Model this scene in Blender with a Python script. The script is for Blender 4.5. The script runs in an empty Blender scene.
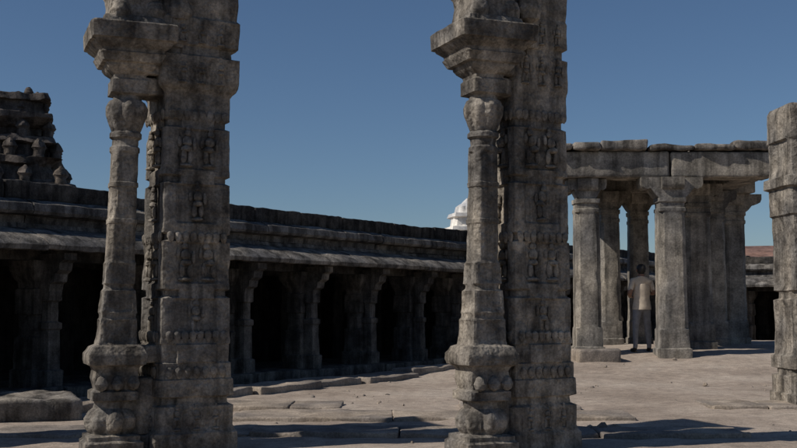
import bpy, math, random
from mathutils import Vector, Matrix, noise
random.seed(7)
R = math.radians
scene = bpy.context.scene

# ------------------------------------------------------------ materials
def nd(nt, t, **kw):
    n = nt.nodes.new(t)
    for k, v in kw.items():
        setattr(n, k, v)
    return n

def ramp(nt, stops):
    r = nd(nt, 'ShaderNodeValToRGB')
    el = r.color_ramp.elements
    while len(el) < len(stops):
        el.new(0.5)
    for e, (p, c) in zip(el, stops):
        e.position = p
        e.color = (*c, 1) if len(c) == 3 else c
    return r

def stone_mat(name, lo, hi, scale=1.0, stain=0.55, bump=0.5, pits=0.0, rough=0.92, fine=1.0):
    m = bpy.data.materials.new(name); m.use_nodes = True
    nt = m.node_tree; L = nt.links
    b = nt.nodes['Principled BSDF']
    b.inputs['Roughness'].default_value = rough
    b.inputs['Specular IOR Level'].default_value = 0.15
    geo = nd(nt, 'ShaderNodeNewGeometry')
    def nz(s, det=8, rg=0.6, vec=None):
        n = nd(nt, 'ShaderNodeTexNoise')
        n.inputs['Scale'].default_value = s
        n.inputs['Detail'].default_value = det
        n.inputs['Roughness'].default_value = rg
        L.new(vec or geo.outputs['Position'], n.inputs['Vector'])
        return n
    def mul(a, c, f=1.0):
        mx = nd(nt, 'ShaderNodeMixRGB', blend_type='MULTIPLY'); mx.inputs[0].default_value = f
        L.new(a, mx.inputs[1]); L.new(c, mx.inputs[2]); return mx.outputs[0]
    n1 = nz(4.0*scale, 6, 0.70)
    r1 = ramp(nt, [(0.34, lo), (0.66, hi)])
    L.new(n1.outputs['Fac'], r1.inputs['Fac'])
    mp = nd(nt, 'ShaderNodeMapping'); mp.inputs['Scale'].default_value = (1, 1, 0.11)
    L.new(geo.outputs['Position'], mp.inputs['Vector'])
    n2 = nz(5.5*scale, 3, 0.65, mp.outputs[0])
    r2 = ramp(nt, [(0.38, (1-stain, 1-stain, 1-stain)), (0.56, (1.0,)*3)])
    L.new(n2.outputs['Fac'], r2.inputs['Fac'])
    col = mul(r1.outputs[0], r2.outputs[0])
    n3 = nz(1.1*scale, 2, 0.6)
    r3 = ramp(nt, [(0.38, (0.68, 0.68, 0.70)), (0.62, (1.16, 1.10, 1.02))])
    L.new(n3.outputs['Fac'], r3.inputs['Fac'])
    col = mul(col, r3.outputs[0])
    n4 = nz(48*fine, 3, 0.75)
    r4 = ramp(nt, [(0.36, (0.66, 0.66, 0.66)), (0.62, (1.25, 1.25, 1.23))])
    L.new(n4.outputs['Fac'], r4.inputs['Fac'])
    col = mul(col, r4.outputs[0], 0.8)
    bp = nd(nt, 'ShaderNodeBump'); bp.inputs['Strength'].default_value = bump
    bp.inputs['Distance'].default_value = 0.02
    n5 = nz(18*fine, 5, 0.72)
    L.new(n5.outputs['Fac'], bp.inputs['Height'])
    last = bp
    if pits > 0:   # broader worn hollows of weathered carving
        n6 = nz(9, 2, 0.5)
        rp = ramp(nt, [(0.42, (0, 0, 0)), (0.56, (1, 1, 1))]); L.new(n6.outputs['Fac'], rp.inputs['Fac'])
        bp2 = nd(nt, 'ShaderNodeBump'); bp2.inputs['Strength'].default_value = pits
        bp2.inputs['Distance'].default_value = 0.03
        L.new(rp.outputs[0], bp2.inputs['Height'])
        L.new(bp.outputs[0], bp2.inputs['Normal'])
        last = bp2
    L.new(col, b.inputs['Base Color'])
    L.new(last.outputs[0], b.inputs['Normal'])
    return m

M_PIL = stone_mat('granite_carved', (0.10, 0.091, 0.081), (0.36, 0.333, 0.295), 1.2, 0.55, 0.6, 0.35)
M_CLO = stone_mat('granite_weathered', (0.085, 0.079, 0.073), (0.33, 0.31, 0.283), 0.9, 0.6, 0.7)
M_COL = stone_mat('granite_shaded', (0.055, 0.051, 0.047), (0.22, 0.205, 0.188), 0.9, 0.6, 0.7)  # cloister granite with shade painted into the colour, for the dark colonnade
M_DARK = stone_mat('granite_blackened', (0.022, 0.021, 0.020), (0.105, 0.10, 0.095), 1.2, 0.6, 0.7)  # black-stained parapet stone, tone lowered further to paint in interior shade
M_INT = stone_mat('granite_shaded_interior', (0.012, 0.011, 0.011), (0.05, 0.047, 0.044), 1.2, 0.5, 0.5)  # near-black shade of the interior painted into the stone colour
M_PAV = stone_mat('granite_pavilion', (0.15, 0.14, 0.125), (0.39, 0.365, 0.325), 0.8, 0.5, 0.5, fine=0.6)
M_SLAB = stone_mat('paving_stone', (0.21, 0.183, 0.157), (0.40, 0.352, 0.305), 0.7, 0.2, 0.5)
M_SHR = stone_mat('shrine_stucco_weathered', (0.06, 0.053, 0.048), (0.21, 0.183, 0.165), 1.0, 0.6, 0.8)
M_WHITE = stone_mat('whitewash', (0.6, 0.6, 0.6), (0.8, 0.8, 0.78), 0.6, 0.2, 0.2)
M_RED = stone_mat('red_clay_tiles', (0.21, 0.13, 0.105), (0.33, 0.21, 0.175), 0.7, 0.3, 0.5)
M_CREAM = stone_mat('plaster_wall', (0.3, 0.27, 0.24), (0.45, 0.42, 0.38), 0.5, 0.3, 0.3)

def plain(name, col, rough=0.85, nscale=30, var=0.25):
    m = bpy.data.materials.new(name); m.use_nodes = True
    nt = m.node_tree; b = nt.nodes['Principled BSDF']
    b.inputs['Roughness'].default_value = rough
    n = nd(nt, 'ShaderNodeTexNoise'); n.inputs['Scale'].default_value = nscale
    g = nd(nt, 'ShaderNodeNewGeometry'); nt.links.new(g.outputs['Position'], n.inputs['Vector'])
    r = ramp(nt, [(0.3, tuple(c*(1-var) for c in col)), (0.7, tuple(c*(1+var) for c in col))])
    nt.links.new(n.outputs['Fac'], r.inputs['Fac']); nt.links.new(r.outputs[0], b.inputs['Base Color'])
    return m

def ground_mat():
    m = bpy.data.materials.new('packed_earth'); m.use_nodes = True
    nt = m.node_tree; L = nt.links; b = nt.nodes['Principled BSDF']
    b.inputs['Roughness'].default_value = 0.97
    b.inputs['Specular IOR Level'].default_value = 0.1
    g = nd(nt, 'ShaderNodeNewGeometry')
    def nz(s, d=8, r=0.6):
        n = nd(nt, 'ShaderNodeTexNoise'); n.inputs['Scale'].default_value = s
        n.inputs['Detail'].default_value = d; n.inputs['Roughness'].default_value = r
        L.new(g.outputs['Position'], n.inputs['Vector']); return n
    n1 = nz(0.5, 5, 0.66)
    r1 = ramp(nt, [(0.36, (0.31, 0.255, 0.208)), (0.5, (0.395, 0.33, 0.272)), (0.64, (0.46, 0.395, 0.33))])
    L.new(n1.outputs['Fac'], r1.inputs['Fac'])
    n2 = nz(6, 6, 0.75)
    r2 = ramp(nt, [(0.34, (0.66, 0.66, 0.67)), (0.6, (1.1, 1.09, 1.08))])
    L.new(n2.outputs['Fac'], r2.inputs['Fac'])
    mx = nd(nt, 'ShaderNodeMixRGB', blend_type='MULTIPLY'); mx.inputs[0].default_value = 0.85
    L.new(r1.outputs[0], mx.inputs[1]); L.new(r2.outputs[0], mx.inputs[2])
    n3 = nz(60, 2, 0.8)
    r3 = ramp(nt, [(0.36, (0.6, 0.6, 0.6)), (0.62, (1.15, 1.15, 1.15))])
    L.new(n3.outputs['Fac'], r3.inputs['Fac'])
    mx2 = nd(nt, 'ShaderNodeMixRGB', blend_type='MULTIPLY'); mx2.inputs[0].default_value = 0.7
    L.new(mx.outputs[0], mx2.inputs[1]); L.new(r3.outputs[0], mx2.inputs[2])
    L.new(mx2.outputs[0], b.inputs['Base Color'])
    bp = nd(nt, 'ShaderNodeBump'); bp.inputs['Strength'].default_value = 0.55; bp.inputs['Distance'].default_value = 0.025
    n4 = nz(9, 6, 0.75); L.new(n4.outputs['Fac'], bp.inputs['Height']); L.new(bp.outputs[0], b.inputs['Normal'])
    return m
M_GROUND = ground_mat()

# ------------------------------------------------------------ mesh builder
def shape_r(kind, th):
    if kind == 'c': return 1.0
    p = 18.0
    if kind == 's':
        return 1.0/((abs(math.cos(th))**p+abs(math.sin(th))**p)**(1/p))
    if kind == 'n':
        r = 1.0/((abs(math.cos(th))**p+abs(math.sin(th))**p)**(1/p))
        a = abs(((th+math.pi/4) % (math.pi/2))-math.pi/4)
        return r*(0.91 if a > 0.5 else 1.0)
    if kind == 'p':
        r = 1.0/((abs(math.cos(th))**p+abs(math.sin(th))**p)**(1/p))
        a = abs(((th+math.pi/4) % (math.pi/2))-math.pi/4)
        return r*(0.92 if a < 0.55 else 1.0)
    if kind == 'q':
        r = 1.0/((abs(math.cos(th))**p+abs(math.sin(th))**p)**(1/p))
        a = th % (math.pi/2)
        return min(r, 1.18/math.cos(a-math.pi/4))
    if kind == 'o':
        a = ((th+math.pi/8) % (math.pi/4))-math.pi/8
        return 1.0/math.cos(a)*0.98
    if kind == 'l': return 0.90+0.13*abs(math.cos(th*4))
    return 1.0

class MB:
    def __init__(s): s.v = []; s.f = []; s.mi = []; s.cur = 0
    def loft(s, prof, c=(0, 0, 0), rot=0.0, lean=(0, 0), n=48, dz=0.03, amp=0.006, freq=6, ratio=1.0, seed=0, chip=5):
        rows = []
        for i in range(len(prof)-1):
            a, b = prof[i], prof[i+1]
            k = max(1, int(math.ceil(abs(b[0]-a[0])/dz)))
            for j in range(k):
                rows.append((a, b, j/k))
        rows.append((prof[-1], prof[-1], 0))
        base = len(s.v)
        cr, sr = math.cos(rot), math.sin(rot)
        H = max(p[0] for p in prof) or 1
        for a, b, t in rows:
            z = a[0]+(b[0]-a[0])*t
            for i in range(n):
                th = 2*math.pi*i/n
                ra = a[1]*shape_r(a[2], th); rb = b[1]*shape_r(b[2], th)
                r = ra+(rb-ra)*t
                x = r*math.cos(th); y = r*math.sin(th)*ratio
                p = Vector((x*cr-y*sr+c[0]+lean[0]*z/H, x*sr+y*cr+c[1]+lean[1]*z/H, z+c[2]))
                q = p*freq+Vector((seed, seed*1.7, 0))
                d = noise.noise_vector(q)*amp+noise.noise_vector(q*3.3)*amp*0.5
                e = noise.noise(q*0.6)
                if e > 0.25 and abs(math.sin(2*th)) > 0.85:
                    d -= Vector((x*cr-y*sr, x*sr+y*cr, 0)).normalized()*(e-0.25)*amp*chip
                s.v.append(p+d)
        m = len(rows)
        for j in range(m-1):
            for i in range(n):
                i2 = (i+1) % n
                s.f.append((base+j*n+i, base+j*n+i2, base+(j+1)*n+i2, base+(j+1)*n+i)); s.mi.append(s.cur)
        s.f.append(tuple(base+i for i in reversed(range(n)))); s.mi.append(s.cur)
        s.f.append(tuple(base+(m-1)*n+i for i in range(n))); s.mi.append(s.cur)
    def box(s, x0, x1, y0, y1, z0, z1, r=0.02, seg=0.12, amp=0.008, freq=4, rot=0.0, c=(0, 0, 0), seed=0):
        lo = (x0, y0, z0); hi = (x1, y1, z1)
        r = min(r, *[(hi[i]-lo[i])*0.45 for i in range(3)])
        ax = []
        for i in range(3):
            a, b = lo[i], hi[i]
            k = max(1, int((b-a-2*r)/seg)); k = min(k, 60)
            ax.append([a, a+r*0.4, a+r]+[a+r+(b-a-2*r)*j/k for j in range(1, k)]+[b-r, b-r*0.4, b])
        idx = {}
        cr, sr = math.cos(rot), math.sin(rot)
        def vid(i, j, k):
            key = (i, j, k)
            if key in idx: return idx[key]
            p = Vector((ax[0][i], ax[1][j], ax[2][k]))
            q = Vector([min(max(p[t], lo[t]+r), hi[t]-r) for t in range(3)])
            d = p-q
            if d.length > 1e-9: p = q+d.normalized()*r
            P = Vector((p.x*cr-p.y*sr+c[0], p.x*sr+p.y*cr+c[1], p.z+c[2]))
            qn = P*freq+Vector((seed, 0, seed))
            P = P+noise.noise_vector(qn)*amp+noise.noise_vector(qn*3.1)*amp*0.5
            idx[key] = len(s.v); s.v.append(P); return idx[key]
        N = [len(a)-1 for a in ax]
        def add(f): s.f.append(f); s.mi.append(s.cur)
        for i in range(N[0]):
            for j in range(N[1]):
                add((vid(i, j, 0), vid(i, j+1, 0), vid(i+1, j+1, 0), vid(i+1, j, 0)))
                add((vid(i, j, N[2]), vid(i+1, j, N[2]), vid(i+1, j+1, N[2]), vid(i, j+1, N[2])))
        for i in range(N[0]):
            for k in range(N[2]):
                add((vid(i, 0, k), vid(i+1, 0, k), vid(i+1, 0, k+1), vid(i, 0, k+1)))
                add((vid(i, N[1], k), vid(i, N[1], k+1), vid(i+1, N[1], k+1), vid(i+1, N[1], k)))
        for j in range(N[1]):
            for k in range(N[2]):
                add((vid(0, j, k), vid(0, j, k+1), vid(0, j+1, k+1), vid(0, j+1, k)))
                add((vid(N[0], j, k), vid(N[0], j+1, k), vid(N[0], j+1, k+1), vid(N[0], j, k+1)))
    def extr(s, prof, x0, x1, seg=0.15, amp=0.01, freq=3, seed=0, dz=0.0):
        pts = []
        for i in range(len(prof)):
            a = prof[i]; b = prof[(i+1) % len(prof)]
            L = math.hypot(b[0]-a[0], b[1]-a[1]); k = max(1, int(L/0.12)) if L < 1.2 else 2
            for j in range(k): pts.append((a[0]+(b[0]-a[0])*j/k, a[1]+(b[1]-a[1])*j/k))
        n = len(pts); m = max(2, int((x1-x0)/seg))+1
        base = len(s.v)
        for j in range(m):
            x = x0+(x1-x0)*j/(m-1)
            for (y, z) in pts:
                P = Vector((x, y, z+dz)); q = P*freq+Vector((seed, seed, 0))
                s.v.append(P+noise.noise_vector(q)*amp+noise.noise_vector(q*3.7)*amp*0.5)
        for j in range(m-1):
            for i in range(n):
                i2 = (i+1) % n
                s.f.append((base+j*n+i, base+(j+1)*n+i, base+(j+1)*n+i2, base+j*n+i2)); s.mi.append(s.cur)
        s.f.append(tuple(base+i for i in range(n))); s.mi.append(s.cur)
        s.f.append(tuple(base+(m-1)*n+i for i in reversed(range(n)))); s.mi.append(s.cur)
    def take(s, q, X=0, Y=0, Z=0, a=0.0):
        c, s_ = math.cos(a), math.sin(a); off = len(s.v)
        for v in q.v: s.v.append(Vector((v.x*c-v.y*s_+X, v.x*s_+v.y*c+Y, v.z+Z)))
        s.f += [tuple(i+off for i in f) for f in q.f]; s.mi += q.mi
    def make(s, name, mats, loc=(0, 0, 0), rz=0, parent=None, ang=38):
        me = bpy.data.meshes.new(name); me.from_pydata([tuple(v) for v in s.v], [], s.f)
        for m in (mats if isinstance(mats, (list, tuple)) else [mats]): me.materials.append(m)
        me.polygons.foreach_set('material_index', s.mi)
        me.update()
        import bmesh
        bm = bmesh.new(); bm.from_mesh(me); bmesh.ops.recalc_face_normals(bm, faces=bm.faces); bm.to_mesh(me); bm.free()
        me.polygons.foreach_set('use_smooth', [True]*len(me.polygons))
        try: me.set_sharp_from_angle(angle=R(ang))
        except Exception: pass
        o = bpy.data.objects.new(name, me); scene.collection.objects.link(o)
        o.location = loc; o.rotation_euler = (0, 0, rz)
        if parent: o.parent = parent
        return o

def empty(name, loc=(0, 0, 0), rz=0):
    e = bpy.data.objects.new(name, None); scene.collection.objects.link(e)
    e.location = loc; e.rotation_euler = (0, 0, rz); e.empty_display_size = 0.3
    return e

def sm(u):
    u = min(1, max(0, u)); return u*u*(3-2*u)

# ------------------------------------------------------------ terrain
CO = Vector((-4.96, 15.0)); CA = R(33.6)
cd = Vector((math.sin(CA), math.cos(CA))); cn = Vector((math.cos(CA), -math.sin(CA)))
def terr(x, y):
    o = (Vector((x, y))-CO).dot(cn)
    return 0.40*sm((y-18)/5.5)*sm((o-1.2)/1.6)*(1-sm((y-27)/5))
def axis(a, b, st, far):
    n = int(round((b-a)/st)); c = [a+(b-a)*i/n for i in range(n+1)]
    k = st; lo = a; hi = b; L = []; H = []
    while hi < far:
        k *= 1.35; hi += k; H.append(hi)
    k = st
    while lo > -far:
        k *= 1.35; lo -= k; L.append(lo)
    return L[::-1]+c+H
xs = axis(-10, 16, 0.12, 900); ys = axis(2, 34, 0.12, 900)
gv = []; gf = []
for y in ys:
    for x in xs:
        z = terr(x, y)
        if -12 < x < 18 and 0 < y < 36:
            z += 0.03*noise.noise(Vector((x*0.6, y*0.6, 0)))+0.018*noise.noise(Vector((x*2.3, y*2.3, 3)))+0.010*noise.noise(Vector((x*6, y*6, 5)))
        gv.append((x, y, z))
nx = len(xs)
for j in range(len(ys)-1):
    for i in range(nx-1):
        gf.append((j*nx+i, j*nx+i+1, (j+1)*nx+i+1, (j+1)*nx+i))
me = bpy.data.meshes.new('ground'); me.from_pydata(gv, [], gf); me.materials.append(M_GROUND)
me.polygons.foreach_set('use_smooth', [True]*len(me.polygons))
go = bpy.data.objects.new('ground', me); scene.collection.objects.link(go)

# ------------------------------------------------------------ foreground composite pillars
U = 0.00855
def figure(b, px, py, z, rot, s, seed):
    ux, uy = math.cos(rot), math.sin(rot)
    k = noise.noise(Vector((seed*1.3, z, 0)))*.03
    for dx, zz, r, h in ((-.03, 0, .024, .12), (.035+k, 0, .024, .12), (k, .10, .048, .05), (0, .15, .042, .08), (-.065, .15+k, .017, .08), (.068, .12, .017, .10), (-k, .235, .030, .055), (-k, .285, .022, .035), (0, -.03, .06, .03)):
        b.loft([(0, r*.5*s, 'c'), (h*.25*s, r*s, 'c'), (h*.7*s, r*.95*s, 'c'), (h*1.05*s, r*.45*s, 'c')], (px+dx*s*ux, py+dx*s*uy, z+zz*s), rot, n=12, dz=.03, amp=.006, freq=12, seed=seed, ratio=.8)

def P(l, k=1.0): return [(h*U, w*U*k, s_) for h, w, s_ in l]
def composite_pillar(X, Y, off, lean, seed, cap=1.0, low=1.0, wide=0.955):
    rot = R(29)
    b = MB()
    b.loft(P([(-12, 45, 's'), (18, 44, 's'), (20, 42, 's'), (24, 40.5, 's'), (44, 40.5, 's'), (46, 39, 'n'), (52, 38.5, 'n'), (54, 40.5, 's'), (70, 40, 's'),
              (71, 38.5, 's'), (86, 38.5, 's'), (87, 40, 'n'), (104, 40, 'n'), (105, 37.5, 's'), (110, 37.3, 's'), (112, 37, 'p'), (148, 37, 'p'), (150, 37, 's'), (152, 36.2, 'n'), (157, 36.2, 'n'),
              (159, 36.8, 's'), (164, 36.7, 's'), (166, 36.6, 'p'), (204, 36.4, 'p'), (206, 36.3, 's'), (208, 35.4, 'n'), (213, 35.4, 'n'), (215, 36, 's'), (224, 35.9, 's'), (226, 35.7, 'p'), (262, 35.6, 'p'), (264, 35.7, 's'), (266, 34.9, 'n'), (271, 34.9, 'n'),
              (273, 35.5, 's'), (278, 35.4, 's'), (280, 35.3, 'p'), (318, 35, 'p'), (320, 35, 's'), (322, 34.2, 'n'), (328, 34.2, 'n'), (330, 35, 's'), (354, 35, 's'), (357, 35.5+cap, 's'), (360, 36+cap*3.5, 's'),
              (364, 36+cap*5, 's'), (392, 36+cap*5.5, 's'), (394, 35+cap*3.5, 'n'), (402, 35+cap*3, 'n'), (404, 36+cap*4.5, 's'), (430, 36+cap*5.5, 's'), (433, 35+cap*4, 's'), (450, 36+cap*4, 's'),
              (490, 40, 's'), (500, 58, 's'), (530, 60, 's')], wide),
           (0, 0, 0), rot, (0.0, 0), n=96, dz=0.02, amp=0.006, freq=6, seed=seed, chip=7)
    cx, cy = off
    b.loft(P([(-12, 28, 's'), (12, 28, 's'), (14, 25, 's'), (18, 25, 's'), (20, 21, 'l'), (26, 25, 'l'), (34, 26, 'l'), (41, 22, 'l'), (44, 18, 'l'),
              (50, 17.5, 'o'), (52, 22, 's'), (60, 22, 's'), (62, 18, 's'), (66, 19, 's'), (72, 21, 's'), (80, 20, 's'), (84, 22, 's'), (86, 27*low, 's'), (90, 28*low, 's'), (96, 28*low, 's'),
              (99, 26*low, 's'), (103, 24*low, 's'), (105, 19, 's'), (110, 18.2, 'p'), (126, 17.6, 'p'), (129, 17.5, 's'), (131, 16.2, 's'), (134, 16.2, 's'), (136, 17, 's'), (140, 16.5, 'p'), (154, 15.6, 'p'), (157, 15.4, 's'),
              (159, 13.9, 'q'), (162, 13.7, 'q'), (164, 14.6, 's'), (168, 14.4, 'p'), (182, 14, 'p'), (184, 14, 's'), (187, 13.2, 'q'), (222, 13, 'q'), (223, 13.8, 'q'), (227, 13.8, 'q'), (228, 12.9, 'q'),
              (258, 12.6, 'q'), (259, 13.6, 'q'), (263, 13.6, 'q'), (264, 12.6, 'q'), (292, 12.3, 'q'), (294, 14.5, 'c'), (298, 14.5, 'c'), (300, 12.5, 'c'),
              (306, 12.5, 'c'), (308, 15.5, 'c'), (312, 15.5, 'c'), (314, 13.5, 'l'), (320, 16, 'l'), (330, 19.5, 'l'), (338, 20, 'l'), (344, 17, 'l'), (346, 14, 'c'),
              (349, 14, 'c'), (351, 17.5, 's'), (364, 17.5, 's'), (366, 15.5, 's'), (369, 16, 's'), (373, 21, 's'), (377, 24, 's'), (379, 24, 's'), (380, 28, 's'),
              (388, 32, 's'), (389, 30.5, 's'), (392, 31, 's'), (397, 37, 's'), (399, 38, 's'), (400, 41, 's'), (415, 42, 's'), (416.5, 40.5, 's'), (417, 31, 's'), (424, 29, 's'), (426, 25, 's'),
              (440, 23, 's'), (448, 24, 's'), (456, 29, 's'), (480, 36, 'l'), (500, 40, 's'), (530, 46, 's')]),
           (cx, cy, 0), R(22), lean, n=80, dz=0.018, amp=0.004, freq=9, seed=seed+5, chip=7)
    d = math.hypot(cx, cy); rl = math.atan2(-cy, -cx); lk = lean[0]*0.7
    for (hw, z0, z1, cc, am) in ((.17, -.1, .15, 0, .008), (.15, .15, .62, 0, .008), (.17, .735, .885, 0, .008), (.15, 3.0, 3.15, lk, .008), (.2, 3.17, 3.40, lk, .008), (.26, 3.42, 3.555, lk, .008), (.2, 3.57, 4.4, lk, .03)):
        b.box(-d, 0.0, -hw, hw, z0, z1, r=0.02, rot=rl, seg=0.05, c=(cc, 0, 0), amp=am, freq=6)
    ux, uy = math.cos(rot), math.sin(rot)
    def face(lx, ly): return (lx*ux-ly*uy, lx*uy+ly*ux)
    F = .300*wide/.955
    # standing / dancing figures in the sunk panels of both visible faces
    for k, (z, s_) in enumerate(((1.00, .92), (1.46, 1.0), (1.97, .95), (2.43, 1.0))):
        for lx in ((-.10, .10) if k % 2 else (0.0,)):
            px, py = face(lx, -F*.955); figure(b, px, py, z, rot, s_, seed+k+lx)
            px, py = face(-F*.955, lx); figure(b, px, py, z, rot+math.pi/2, s_, seed+k+lx)
    # seated figure and attendants on base and capital blocks
    for z, s_ in ((.20, .62), (3.13, .72), (3.48, .6)):
        for lx in (-.17, 0, .17):
            px, py = face(lx, -F-(.035*cap if z > 3 else .03)); figure(b, px, py, z, rot, s_, seed+lx*9)
            px, py = face(-F-(.035*cap if z > 3 else .03), lx); figure(b, px, py, z, rot+math.pi/2, s_, seed+lx*9)
    # lotus-petal friezes
    for z, fl, np_ in ((.66, F+.022, 7), (.96, F+.010, 8), (1.80, F-.004, 8), (2.85, F-.012, 8)):
        for j in range(np_):
            for sd_ in (0, 1):
                u = (-.27+.54*(j+.5)/np_)
                px, py = face(u, -fl) if sd_ == 0 else face(-fl, u)
                b.loft([(-.05, .006, 'c'), (-.03, .022, 'c'), (0, .032, 'c'), (.03, .03, 'c'), (.045, .012, 'c')], (px, py, z), rot+sd_*math.pi/2, n=10, dz=.02, amp=.004, freq=12, ratio=.6, seed=j)
    for k in range(3):
        px, py = face((k-1)*0.13, -0.19)
        b.loft([(-0.06, 0.004, 'c'), (-0.04, 0.04, 'c'), (0.0, 0.055, 'c'), (0.05, 0.035, 'c'), (0.07, 0.004, 'c')], (cx+px, cy+py, 0.58), rot, n=12, amp=0.004, freq=14, seed=k)
    for k, (lx, z, r_) in enumerate(((-.16, 3.68, .09), (.14, 3.70, .10), (.34, 3.74, .12), (-.08, 3.92, .12), (.12, 4.0, .14))):
        px, py = face(lx, -.17)
        b.loft([(-r_, .01, 'c'), (-r_*.7, r_*.75, 'c'), (0, r_, 'c'), (r_*.7, r_*.75, 'c'), (r_, .02, 'c')], (cx+px+lean[0], cy+py, z), rot, n=24, dz=.02, amp=.012, freq=9, ratio=.8, seed=k)
    return b.make('composite_pillar', M_PIL, (X, Y, 0))

composite_pillar(-1.86, 9.62, (-0.53, -0.38), (0.13, 0), 11, cap=1.25, wide=.985)
composite_pillar(1.09, 9.62, (-0.405, -0.40), (0.05, 0), 23, cap=0.1)
composite_pillar(-4.75, 9.62, (-0.50, -0.4), (0.0, 0), 37)  # unseen pillar of the row, added to cast shade over the lower left

# ------------------------------------------------------------ broken pillar at right
b = MB()
b.loft([(-0.1, 0.42, 's'), (0.14, 0.42, 's'), (0.15, 0.39, 's'), (0.36, 0.39, 's'), (0.37, 0.365, 'n'), (0.44, 0.365, 'n'), (0.45, 0.39, 's'), (0.60, 0.39, 's'),
        (0.62, 0.36, 's'), (0.7, .355, 'p'), (1.22, 0.355, 'p'), (1.3, .355, 's'), (1.32, 0.335, 'n'), (1.40, 0.335, 'n'), (1.42, .355, 's'), (1.5, .35, 'p'), (2.2, .35, 'p'), (2.35, 0.35, 's'), (2.37, 0.375, 's'), (2.70, 0.37, 's'), (2.72, 0.42, 's'),
        (2.84, 0.42, 's'), (2.86, 0.37, 's'), (3.0, 0.365, 'p'), (3.3, .365, 'p'), (3.32, .38, 's'), (3.70, 0.375, 's'), (3.75, 0.35, 's'), (3.76, 0.3, 's')], rot=R(4), n=64, dz=0.03, amp=0.010, freq=4, seed=6)
for z, s_ in ((.78, 1.2), (1.6, 1.5), (2.95, .9)):
    figure(b, -.08, -.335, z, R(4), s_, z)
b.make('broken_stone_pillar', M_PIL, (5.20, 13.9, 0))

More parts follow.
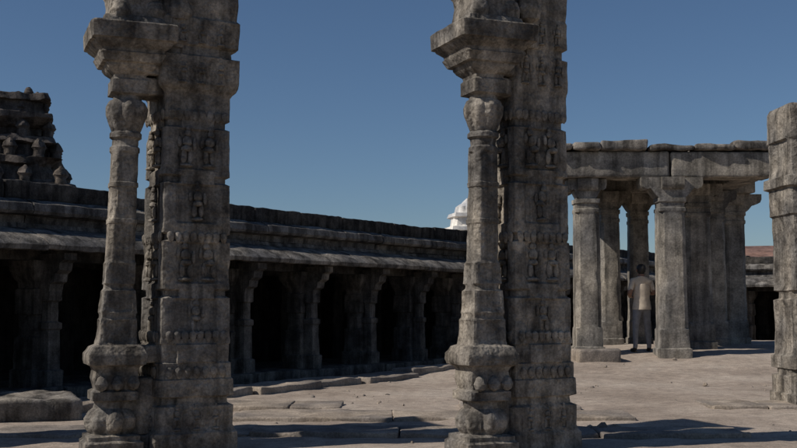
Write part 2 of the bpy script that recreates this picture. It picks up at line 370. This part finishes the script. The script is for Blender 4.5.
# ------------------------------------------------------------ cloister
def cloister(name, loc, rz, t0, t1, tp, dz=0.0, seed=0):
    par = empty(name, (loc[0], loc[1], dz), rz)
    def outp(pr): return [(-o, z) for o, z in pr]
    b = MB()
    b.box(t0, t1, -0.35, 3.95, -0.15, 0.13, r=0.02, seg=0.5)
    t = t0; rnd = random.Random(seed+1)
    while t < t1-0.3:
        L = min(rnd.uniform(0.9, 1.7), t1-t)
        b.box(t+0.01, t+L-0.012, -0.55-rnd.uniform(0, .06), -0.36, -0.1, 0.15+rnd.uniform(-.02, .02), r=0.025, seg=0.12, amp=0.012, seed=t)
        t += L
    b.make('plinth', M_COL, parent=par)
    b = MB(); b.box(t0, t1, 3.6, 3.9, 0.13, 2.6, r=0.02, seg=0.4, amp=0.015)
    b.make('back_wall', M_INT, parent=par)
    b = MB(); bi = MB(); rv = random.Random(seed+77)
    for i, tt in enumerate(tp):
        w = rv.uniform(.95, 1.1)
        b.loft([(0.10, 0.23*w, 's'), (0.36, 0.23*w, 's'), (0.38, 0.20*w, 's'), (0.8, 0.195*w, 's'), (0.82, 0.18*w, 'q'), (1.1, 0.18*w, 'q'), (1.12, 0.20*w, 's'), (1.45, 0.195*w, 's'), (1.47, 0.17*w, 's'),
                (1.55, 0.18*w, 's'), (1.6, 0.21*w, 's'), (1.72, 0.27, 's'), (1.84, 0.28, 's')], (tt, 0.02, 0), 0, n=40, dz=0.05, amp=0.009, freq=5, seed=i)
        b.loft([(0.12, 0.14, 's'), (0.36, 0.14, 's'), (0.38, 0.105, 's'), (0.9, 0.095, 's'), (0.92, 0.115, 's'), (1.0, 0.115, 's'), (1.02, 0.085, 'q'), (1.28, 0.085, 'q'), (1.30, 0.11, 's'), (1.42, 0.11, 's'), (1.45, 0.09, 's'), (1.55, 0.09, 's')],
               (tt, -0.27, 0), 0, n=32, dz=0.05, amp=0.006, freq=6, seed=i+9)
        pr = [(0.20, 1.38), (0.37, 1.42), (0.39, 1.52), (0.46, 1.55), (0.48, 1.65), (0.56, 1.70), (0.58, 1.80), (0.66, 1.84), (0.66, 1.93), (0.10, 1.93), (0.10, 1.5)]
        b2 = MB(); b2.extr(outp(pr), tt-0.11, tt+0.11, seg=0.05, amp=0.008, seed=i); b.take(b2)
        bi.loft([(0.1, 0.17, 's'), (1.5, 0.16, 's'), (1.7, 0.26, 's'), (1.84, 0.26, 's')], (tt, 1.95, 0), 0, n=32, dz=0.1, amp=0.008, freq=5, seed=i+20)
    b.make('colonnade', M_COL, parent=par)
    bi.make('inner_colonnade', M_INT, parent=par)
    b = MB()
    for i in range(len(tp)-1):
        a, c = tp[i], tp[i+1]
        b.box(a+0.005, c-0.005, -0.17, 0.2, 1.835, 2.06, r=0.02, seg=0.15, amp=0.01, seed=i)
        b.box(a+0.005, c-0.005, 1.75, 2.15, 1.835, 2.06, r=0.02, seg=0.3, amp=0.01, seed=i+3)
    b.box(t0, t1, 0.1, 3.95, 2.08, 2.60, r=0.03, seg=0.5, amp=0.01)
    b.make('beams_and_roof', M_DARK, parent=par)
    b = MB(); t = t0; rnd = random.Random(seed+5)
    ev = [(-0.15, 2.065), (0.1, 2.06), (0.45, 2.02), (0.74, 1.94), (0.80, 1.95), (0.82, 2.01), (0.74, 2.08), (0.58, 2.16), (0.38, 2.22), (0.16, 2.27), (0.14, 2.33), (-0.15, 2.33)]
    while t < t1-0.3:
        L = min(rnd.uniform(1.5, 2.6), t1-t); e = rnd.uniform(-0.015, 0.02)
        b.extr([(-(o+ (e if o > .3 else 0)), z) for o, z in ev], t+0.008, t+L-0.01, seg=0.1, amp=0.013, freq=3.5, seed=t, dz=rnd.uniform(-.012, .012))
        t += L
    b.make('eave', M_CLO, parent=par)
    b = MB(); t = t0
    co = [(-0.2, 2.335), (0.10, 2.335), (0.12, 2.44), (0.27, 2.46), (0.30, 2.50), (0.28, 2.60), (0.12, 2.665), (-0.2, 2.67)]
    while t < t1-0.3:
        L = min(rnd.uniform(1.2, 2.4), t1-t)
        b.extr(outp(co), t+0.006, t+L-0.008, seg=0.1, amp=0.014, freq=3.5, seed=t*2, dz=rnd.uniform(-.01, .01))
        t += L
    b.make('cornice', M_CLO, parent=par)
    b = MB(); t = t0
    while t < t1-0.3:
        L = min(rnd.uniform(0.9, 2.3), t1-t); h = rnd.uniform(-0.018, 0.018)
        if rnd.random() < 0.08: h -= 0.05
        b.box(t+0.003, t+L-0.003, -0.06, 0.3, 2.66, 2.92+h, r=0.03, seg=0.09, amp=0.018, freq=4, seed=t*3)
        t += L
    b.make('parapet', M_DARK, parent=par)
    return par

def t_of(Y): return (Y-15.0)/math.cos(CA)
tp = [t_of(y) for y in (10.4, 11.9, 13.45, 15.05, 16.7, 18.3, 19.8, 21.3, 22.75, 24.0, 25.45, 26.9, 28.4, 29.9, 31.4, 32.9, 34.4)]
cloister('temple_cloister', (CO.x, CO.y), R(90)-CA, t_of(9.5), t_of(35.2), tp, 0.0, 1)
cor = CO+cd*t_of(35.0)
cloister('temple_cloister', (cor.x, cor.y), -CA, -3.5, 26, [0.9+1.8*i for i in range(14)], -0.13, 50)

# ------------------------------------------------------------ paving / kerb slabs
b = MB(); rnd = random.Random(3)
t = t_of(13.5)
while t < t_of(26):
    L = rnd.uniform(0.9, 1.9)
    p = CO+cd*(t+L/2)+cn*(1.95+rnd.uniform(-.08, .08))
    b.box(-L/2+.02, L/2-.02, -rnd.uniform(.22, .38), rnd.uniform(.2, .34), -0.1, rnd.uniform(.06, .12), r=0.03, seg=0.1, amp=0.03, freq=2.5, rot=R(90)-CA+rnd.uniform(-.05, .05), c=(p.x, p.y, terr(p.x, p.y)), seed=t)
    t += L
b.make('stone_kerb', M_SLAB)
b = MB()
def row(y, x0, x1, d, top, slope=0.0, gap=0.0):
    x = x0
    while x < x1:
        L = rnd.uniform(0.6, 1.9)
        if rnd.random() > gap:
            yy = y+slope*(x-x0)+rnd.uniform(-.05, .05)
            b.box(x+.004, x+L-.004, yy, yy+d*rnd.uniform(.85, 1.15), -0.1, terr(x, yy)+top+rnd.uniform(-.012, .008), r=0.02, seg=0.08, amp=0.02, freq=3, rot=0, seed=x+y)
        x += L
row(10.3, -3.9, 3.0, 0.7, 0.045)
row(11.7, -2.6, 2.2, 0.8, 0.045, 0.03, 0.1)
row(13.0, -2.2, 8.0, 0.9, 0.045, 0.02, 0.1)
b.make('paving_slabs', M_SLAB)
b = MB()
b.box(-1.2, 1.05, -0.5, 0.5, -0.1, 0.24, r=0.05, seg=0.08, amp=0.05, freq=2, rot=R(30))
b.make('stone_block', M_CLO, (-4.55, 11.9, 0))
b = MB()
b.box(-0.42, 0.40, -0.3, 0.3, -0.1, 0.2, r=0.05, seg=0.08, amp=0.04, freq=2.5, rot=R(5))
b.make('stone_block', M_SLAB, (3.75, 21.0, terr(3.75, 21.0)))
b = MB()
for i in range(260):
    if i < 4: x, y, s = [(2.0, 10.9, .09), (2.14, 11.0, .07), (1.9, 11.1, .05), (2.3, 10.8, .04)][i]
    else: x, y, s = rnd.uniform(-5, 9), rnd.uniform(9.8, 23), rnd.choice((.012, .018, .025, .04))*rnd.uniform(.7, 1.2)
    b.loft([(-s*.6, s*.3, 'c'), (-s*.2, s, 'c'), (s*.25, s*.85, 'c'), (s*.6, s*.3, 'c')], (x, y, terr(x, y)+s*.15), rnd.uniform(0, 3), n=9, dz=s*.4, amp=s*.35, freq=9, ratio=rnd.uniform(.5, .9), seed=i)
b.make('loose_rocks', M_SLAB)

# ------------------------------------------------------------ pavilion
pav = empty('stone_pavilion', (0, 0, 0))
def pav_pillar(X, Y, hw, top, rot=0.0, seed=0, br=0.62, sh='q'):
    b = MB(); z = terr(X, Y)
    h = top-z
    b.loft([(-0.1, hw*1.2, 's'), (0.13, hw*1.2, 's'), (0.15, hw*1.06, 's'), (0.5, hw*1.04, 's'), (.53, hw*1.0, sh), (h*0.5, hw*.97, sh),
            (h-0.68, hw*.93, sh), (h-0.66, hw*.97, 's'), (h-0.60, hw*.97, 's'), (h-0.58, hw*.9, 's'), (h-0.5, hw*.9, 's'), (h-.48, hw*1.0, 's'), (h-0.4, hw*1.0, 's')],
           (X, Y, z), rot, n=64, dz=0.06, amp=0.010, freq=3.5, seed=seed)
    for k in (0, 1):
        r_ = br if k == 0 else min(br, hw*1.25)
        pr = [(-r_, h), (-r_, h-.12), (-r_*.95, h-.19), (-r_*.82, h-.23), (-r_*.70, h-.21), (-r_*.62, h-.27), (-r_*.5, h-.36), (-r_*.36, h-.42), (r_*.36, h-.42), (r_*.5, h-.36), (r_*.62, h-.27), (r_*.70, h-.21), (r_*.82, h-.23), (r_*.95, h-.19), (r_, h-.12), (r_, h)]
        w_ = hw*0.9 if k == 0 else hw*.8
        q = MB(); q.extr(pr, -w_, w_, seg=0.08, amp=0.01, seed=seed+k)
        b.take(q, X, Y, z-(0.004 if k else 0), rot+(math.pi/2 if k == 0 else 0.0))
    b.make('pillar', M_PAV, parent=pav)
TB = 3.74
pav_pillar(3.72, 21.75, 0.25, TB, 0, 1, br=0.38)
pav_pillar(5.32, 21.5, 0.27, TB, 0, 2, br=0.60)
pav_pillar(6.15, 22.7, 0.27, TB, 0, 3, br=0.5)
pav_pillar(4.62, 24.1, 0.22, TB, 0, 4, br=0.45)
pav_pillar(5.36, 24.6, 0.22, TB, 0, 5, br=0.45)
pav_pillar(6.88, 23.9, 0.20, TB, 0, 6, br=0.45)
pav_pillar(7.52, 24.7, 0.24, TB, 0, 7, br=0.6)
b = MB()
b.box(3.08, 5.31, 21.35, 21.95, TB+.003, 4.27, r=0.06, seg=0.1, amp=0.02, freq=2.5, seed=4)
b.box(5.33, 7.33, 21.32, 21.92, TB+.003, 4.25, r=0.05, seg=0.1, amp=0.02, freq=2.5, seed=9)
b.box(3.3, 3.9, 21.97, 25.0, TB+.003, 4.1, r=0.04, seg=0.2, amp=0.015)
b.box(3.92, 7.9, 24.2, 24.8, TB+.003, 4.1, r=0.04, seg=0.2, amp=0.015)
b.box(6.7, 7.25, 21.97, 24.18, TB+.003, 4.1, r=0.04, seg=0.2, amp=0.015)
b.make('architrave', M_PAV, parent=pav)
b = MB(); x = 2.98
while x < 7.35:
    L = rnd.uniform(0.3, 0.95); L = min(L, 7.5-x)
    b.box(x+.01, x+L-.01, 21.2+rnd.uniform(-.05, .08), 25.2, 4.275, 4.44+rnd.uniform(-.06, .05), r=0.05, seg=0.12, amp=0.035, freq=3, seed=x*5)
    x += L
b.box(7.5, 8.2, 23.2, 25.2, 4.11, 4.3, r=0.04, seg=0.15, amp=0.02)
b.make('roof_slabs', M_CLO, parent=pav)

# ------------------------------------------------------------ shrine tower behind the cloister (left)
b = MB()
b.loft([(-.1, 1.25, 's'), (2.6, 1.2, 's'), (2.7, 1.35, 's'), (2.9, 1.35, 's'), (3.0, 1.05, 'n'), (3.4, 1.05, 'n'), (3.45, 1.2, 's'), (3.6, 1.15, 's'), (3.7, .85, 'n'), (3.98, .82, 'n'), (4.02, .98, 'l'), (4.15, .92, 's'),
        (4.2, .66, 'n'), (4.42, .64, 'n'), (4.46, .78, 's'), (4.58, .72, 's'), (4.62, .5, 'o'), (4.78, .5, 'o'), (4.82, .62, 'l'), (4.95, .72, 's'), (5.05, .72, 's'), (5.08, .58, 'n'), (5.3, .56, 'n'), (5.33, .66, 's'), (5.46, .62, 's'), (5.5, .3, 'c'), (5.52, .1, 'c')],
       n=64, dz=0.05, amp=0.05, freq=3.2, seed=2)
for zc, rr, n in ((3.62, 1.05, 12), (4.17, .85, 10), (4.6, .68, 8), (5.06, .6, 8), (5.38, .45, 5)):
    sc_ = .6 if zc > 5 else .95
    for k in range(n):
        a = 2*math.pi*k/n+.2
        q = 1/max(abs(math.cos(a)), abs(math.sin(a)))
        b.loft([(-.05*sc_, .1*sc_, 's'), (.12*sc_, .11*sc_, 'c'), (.18*sc_, .15*sc_, 'l'), (.28*sc_, .11*sc_, 'l'), (.36*sc_, .03, 'c')], (rr*q*math.cos(a)*.93, rr*q*math.sin(a)*.93, zc), 0, n=12, amp=.025, freq=8, seed=k)
b.make('shrine_tower', M_SHR, (-7.75, 22.0, 0), R(20))

b = MB()
b.loft([(0, 1.3, 's'), (3.6, 1.3, 's'), (3.7, 1.45, 's'), (3.9, 1.4, 's'), (4.0, .85, 's'), (4.5, .82, 's'), (4.55, .92, 's'), (4.7, .9, 's'), (4.75, .7, 'n'), (5.1, .66, 'n'), (5.15, .75, 's'), (5.3, .7, 's'), (5.35, .55, 'l'), (5.6, .5, 'l'), (5.75, .25, 'c'), (6.0, .02, 'c')], n=48, dz=.1, amp=.02, freq=3)
b.make('white_temple_tower', M_WHITE, (3.0, 48, 0), R(12))
hp = empty('tiled_roof_house', (18.0, 46, 0))
b = MB(); b.box(-5, 5, -3, 3, -.1, 2.9, r=.03, seg=.5, amp=.01); b.make('walls', M_CREAM, parent=hp)
b = MB(); b.extr([(-3.5, 2.75), (-3.5, 2.9), (0, 3.8), (3.5, 2.9), (3.5, 2.75), (0, 3.6)], -5.4, 5.4, seg=.4, amp=.02); b.make('roof', M_RED, parent=hp)
b = MB()
for k in range(4): b.box(-4.2+k*2.3, -3.2+k*2.3, -3.06, -3.003, .9, 2.1, r=.01, seg=.5, amp=0)
b.make('windows', M_DARK, parent=hp)

# ------------------------------------------------------------ man
M_SHIRT = plain('tan_shirt', (0.52, 0.44, 0.345), 0.9, 12, 0.15)
M_TROU = plain('grey_trousers', (0.19, 0.19, 0.20), 0.9, 12, 0.2)
M_SKIN = plain('skin', (0.22, 0.12, 0.08), 0.6, 20, 0.1)
M_HAIR = plain('black_hair', (0.012, 0.011, 0.010), 0.6, 80, 0.3)
M_SHOE = plain('dark_shoes', (0.03, 0.026, 0.022), 0.6)
M_EYE = plain('eye_white', (0.6, 0.58, 0.55), 0.4)
def skin_mesh(verts, edges, root=0, levels=2):
    me = bpy.data.meshes.new('t'); me.from_pydata([v[0] for v in verts], edges, [])
    o = bpy.data.objects.new('t', me); scene.collection.objects.link(o)
    o.modifiers.new('s', 'SKIN')
    for i, v in enumerate(verts):
        sv = me.skin_vertices[0].data[i]
        sv.radius = v[1] if isinstance(v[1], tuple) else (v[1], v[1])
        sv.use_root = (i == root)
    sb = o.modifiers.new('d', 'SUBSURF'); sb.levels = levels; sb.render_levels = levels
    bpy.context.view_layer.update()
    dg = bpy.context.evaluated_depsgraph_get()
    m2 = bpy.data.meshes.new_from_object(o.evaluated_get(dg))
    bpy.data.objects.remove(o)
    return m2
MX, MY = 4.84, 21.95
man = empty('man', (MX, MY, terr(MX, MY)+0.005), R(14))
V = [((0, 0, .95), (.165, .12)), ((0, .0, 1.10), (.15, .11)), ((0, .015, 1.28), (.17, .12)), ((0, .0, 1.41), (.14, .10)), ((0, .0, 1.49), .062), ((0, .015, 1.55), .062),
     ((0, .025, 1.62), (.078, .098)), ((0, .02, 1.69), (.07, .085)),
     ((-.185, 0, 1.41), .070), ((-.285, -.05, 1.16), .052), ((-.19, .13, 1.10), .038), ((-.14, .2, 1.10), .03),
     ((.185, 0, 1.41), .070), ((.26, -.04, 1.15), .050), ((.17, .19, 1.2), .036), ((.14, .23, 1.22), .03),
     ((-.095, 0, .86), .100), ((-.13, .02, .50), .068), ((-.155, -.01, .11), .048), ((-.16, .02, .045), .045), ((-.185, .14, .035), .038),
     ((.095, 0, .86), .100), ((.13, .03, .50), .068), ((.16, .02, .11), .048), ((.165, .05, .045), .045), ((.20, .17, .035), .038)]
E = [(0, 1), (1, 2), (2, 3), (3, 4), (4, 5), (5, 6), (6, 7), (3, 8), (8, 9), (9, 10), (10, 11), (3, 12), (12, 13), (13, 14), (14, 15),
     (0, 16), (16, 17), (17, 18), (18, 19), (19, 20), (0, 21), (21, 22), (22, 23), (23, 24), (24, 25)]
bm_ = skin_mesh(V, E)
for m in (M_SHIRT, M_TROU, M_SKIN, M_HAIR, M_SHOE): bm_.materials.append(m)
for p in bm_.polygons:
    c = p.center; p.use_smooth = True
    arm = abs(c.x) > .2 or c.y > .14
    if c.z < .085: k = 4
    elif c.z > 1.50: k = 3 if (c.z > 1.66 or (c.y < .0 and c.z > 1.54)) else 2
    elif arm and c.z < 1.235 and c.z > .98: k = 2
    elif c.z > .90: k = 0
    else: k = 1
    p.material_index = k
bo = bpy.data.objects.new('body', bm_); scene.collection.objects.link(bo); bo.parent = man
b = MB(); b.loft([(.84, .188, 'c'), (.88, .19, 'c'), (1.0, .178, 'c'), (1.1, .165, 'c'), (1.25, .18, 'c'), (1.35, .165, 'c')], n=32, dz=.03, amp=.010, freq=7, ratio=.76)
b.make('shirt', M_SHIRT, parent=man)
b = MB(); b.loft([(1.56, .06, 'c'), (1.60, .083, 'c'), (1.66, .092, 'c'), (1.71, .078, 'c'), (1.74, .045, 'c'), (1.75, .01, 'c')], (0, .0, 0), n=24, dz=.015, amp=.004, freq=25, ratio=1.12)
b.make('hair', M_HAIR, parent=man)
b = MB()
for sx in (-1, 1): b.loft([(-.03, .006, 'c'), (0, .016, 'c'), (.03, .01, 'c')], (sx*.09, .02, 1.62), n=10, dz=.01, amp=0, ratio=1.4)
b.loft([(-.02, .018, 'c'), (0, .014, 'c'), (.04, .004, 'c')], (0, .125, 1.615), n=10, dz=.01, amp=0)
b.loft([(-.006, .02, 'c'), (.006, .02, 'c')], (0, .11, 1.575), n=10, dz=.01, amp=0, ratio=.5)
b.make('ears_nose_mouth', M_SKIN, parent=man)
b = MB()
for sx in (-1, 1): b.loft([(-.01, .004, 'c'), (0, .013, 'c'), (.01, .004, 'c')], (sx*.032, .112, 1.64), n=10, dz=.005, amp=0)
b.make('eyes', M_EYE, parent=man)
def hand(w, d, up, side, name):
    w = Vector(w); d = Vector(d).normalized(); s = Vector(side).normalized(); u = Vector(up).normalized()
    vs = [(w, .026), (w+d*.04, (.032, .02)), (w+d*.075, (.034, .018))]; es = [(0, 1), (1, 2)]
    for k, (a, l) in enumerate(((-.03, .07), (-.01, .08), (.01, .075), (.03, .06))):
        r0 = w+d*.08+s*a; i = len(vs)
        vs += [(r0, .0095), (r0+d*l*.5-u*.012, .009), (r0+d*l*.8-u*.035, .0075)]; es += [(2, i), (i, i+1), (i+1, i+2)]
    i = len(vs); r0 = w+d*.03-s*.035
    vs += [(r0, .012), (r0+d*.03-s*.02-u*.01, .010), (r0+d*.055-s*.02-u*.02, .008)]; es += [(1, i), (i, i+1), (i+1, i+2)]
    m = skin_mesh([(tuple(a), r) for a, r in vs], es, 0, 2); m.materials.append(M_SKIN)
    for p in m.polygons: p.use_smooth = True
    o = bpy.data.objects.new(name, m); scene.collection.objects.link(o); o.parent = man
hand((-.14, .2, 1.10), (.5, .8, .05), (0, -.1, 1), (-.8, .5, 0), 'hand_l')
hand((.14, .23, 1.22), (-.5, .8, .1), (0, -.1, 1), (.8, .5, 0), 'hand_r')

# ------------------------------------------------------------ light, sky, camera
el = R(42); az = Vector((-0.945, -0.327))
S = Vector((az.x*math.cos(el), az.y*math.cos(el), math.sin(el)))
sd = bpy.data.lights.new('sun', 'SUN'); sd.energy = 3.9; sd.angle = R(0.5); sd.color = (1, 0.935, 0.85)
so = bpy.data.objects.new('sun', sd); scene.collection.objects.link(so)
so.rotation_euler = S.to_track_quat('Z', 'Y').to_euler(); so.location = (-10, -5, 20)
w = bpy.data.worlds.new('World'); scene.world = w; w.use_nodes = True
nt = w.node_tree; bg = nt.nodes['Background']
sk = nt.nodes.new('ShaderNodeTexSky'); sk.sky_type = 'NISHITA'; sk.sun_disc = False
sk.sun_elevation = el; sk.sun_rotation = math.atan2(S.x, S.y) % (2*math.pi)
sk.air_density = 1.0; sk.dust_density = 0.4; sk.ozone_density = 6.0; sk.altitude = 600
nt.links.new(sk.outputs[0], bg.inputs['Color']); bg.inputs['Strength'].default_value = 0.06

cd_ = bpy.data.cameras.new('camera'); cd_.lens = 1100/797*36; cd_.sensor_width = 36; cd_.clip_end = 3000; cd_.clip_start = 0.1
cam = bpy.data.objects.new('camera', cd_); scene.collection.objects.link(cam)
cam.location = (0, 0, 1.2); cam.rotation_euler = (R(90)+math.atan(84/1100), 0, 0)
scene.camera = cam
scene.view_settings.view_transform = 'Standard'; scene.view_settings.look = 'None'; scene.view_settings.exposure = 0
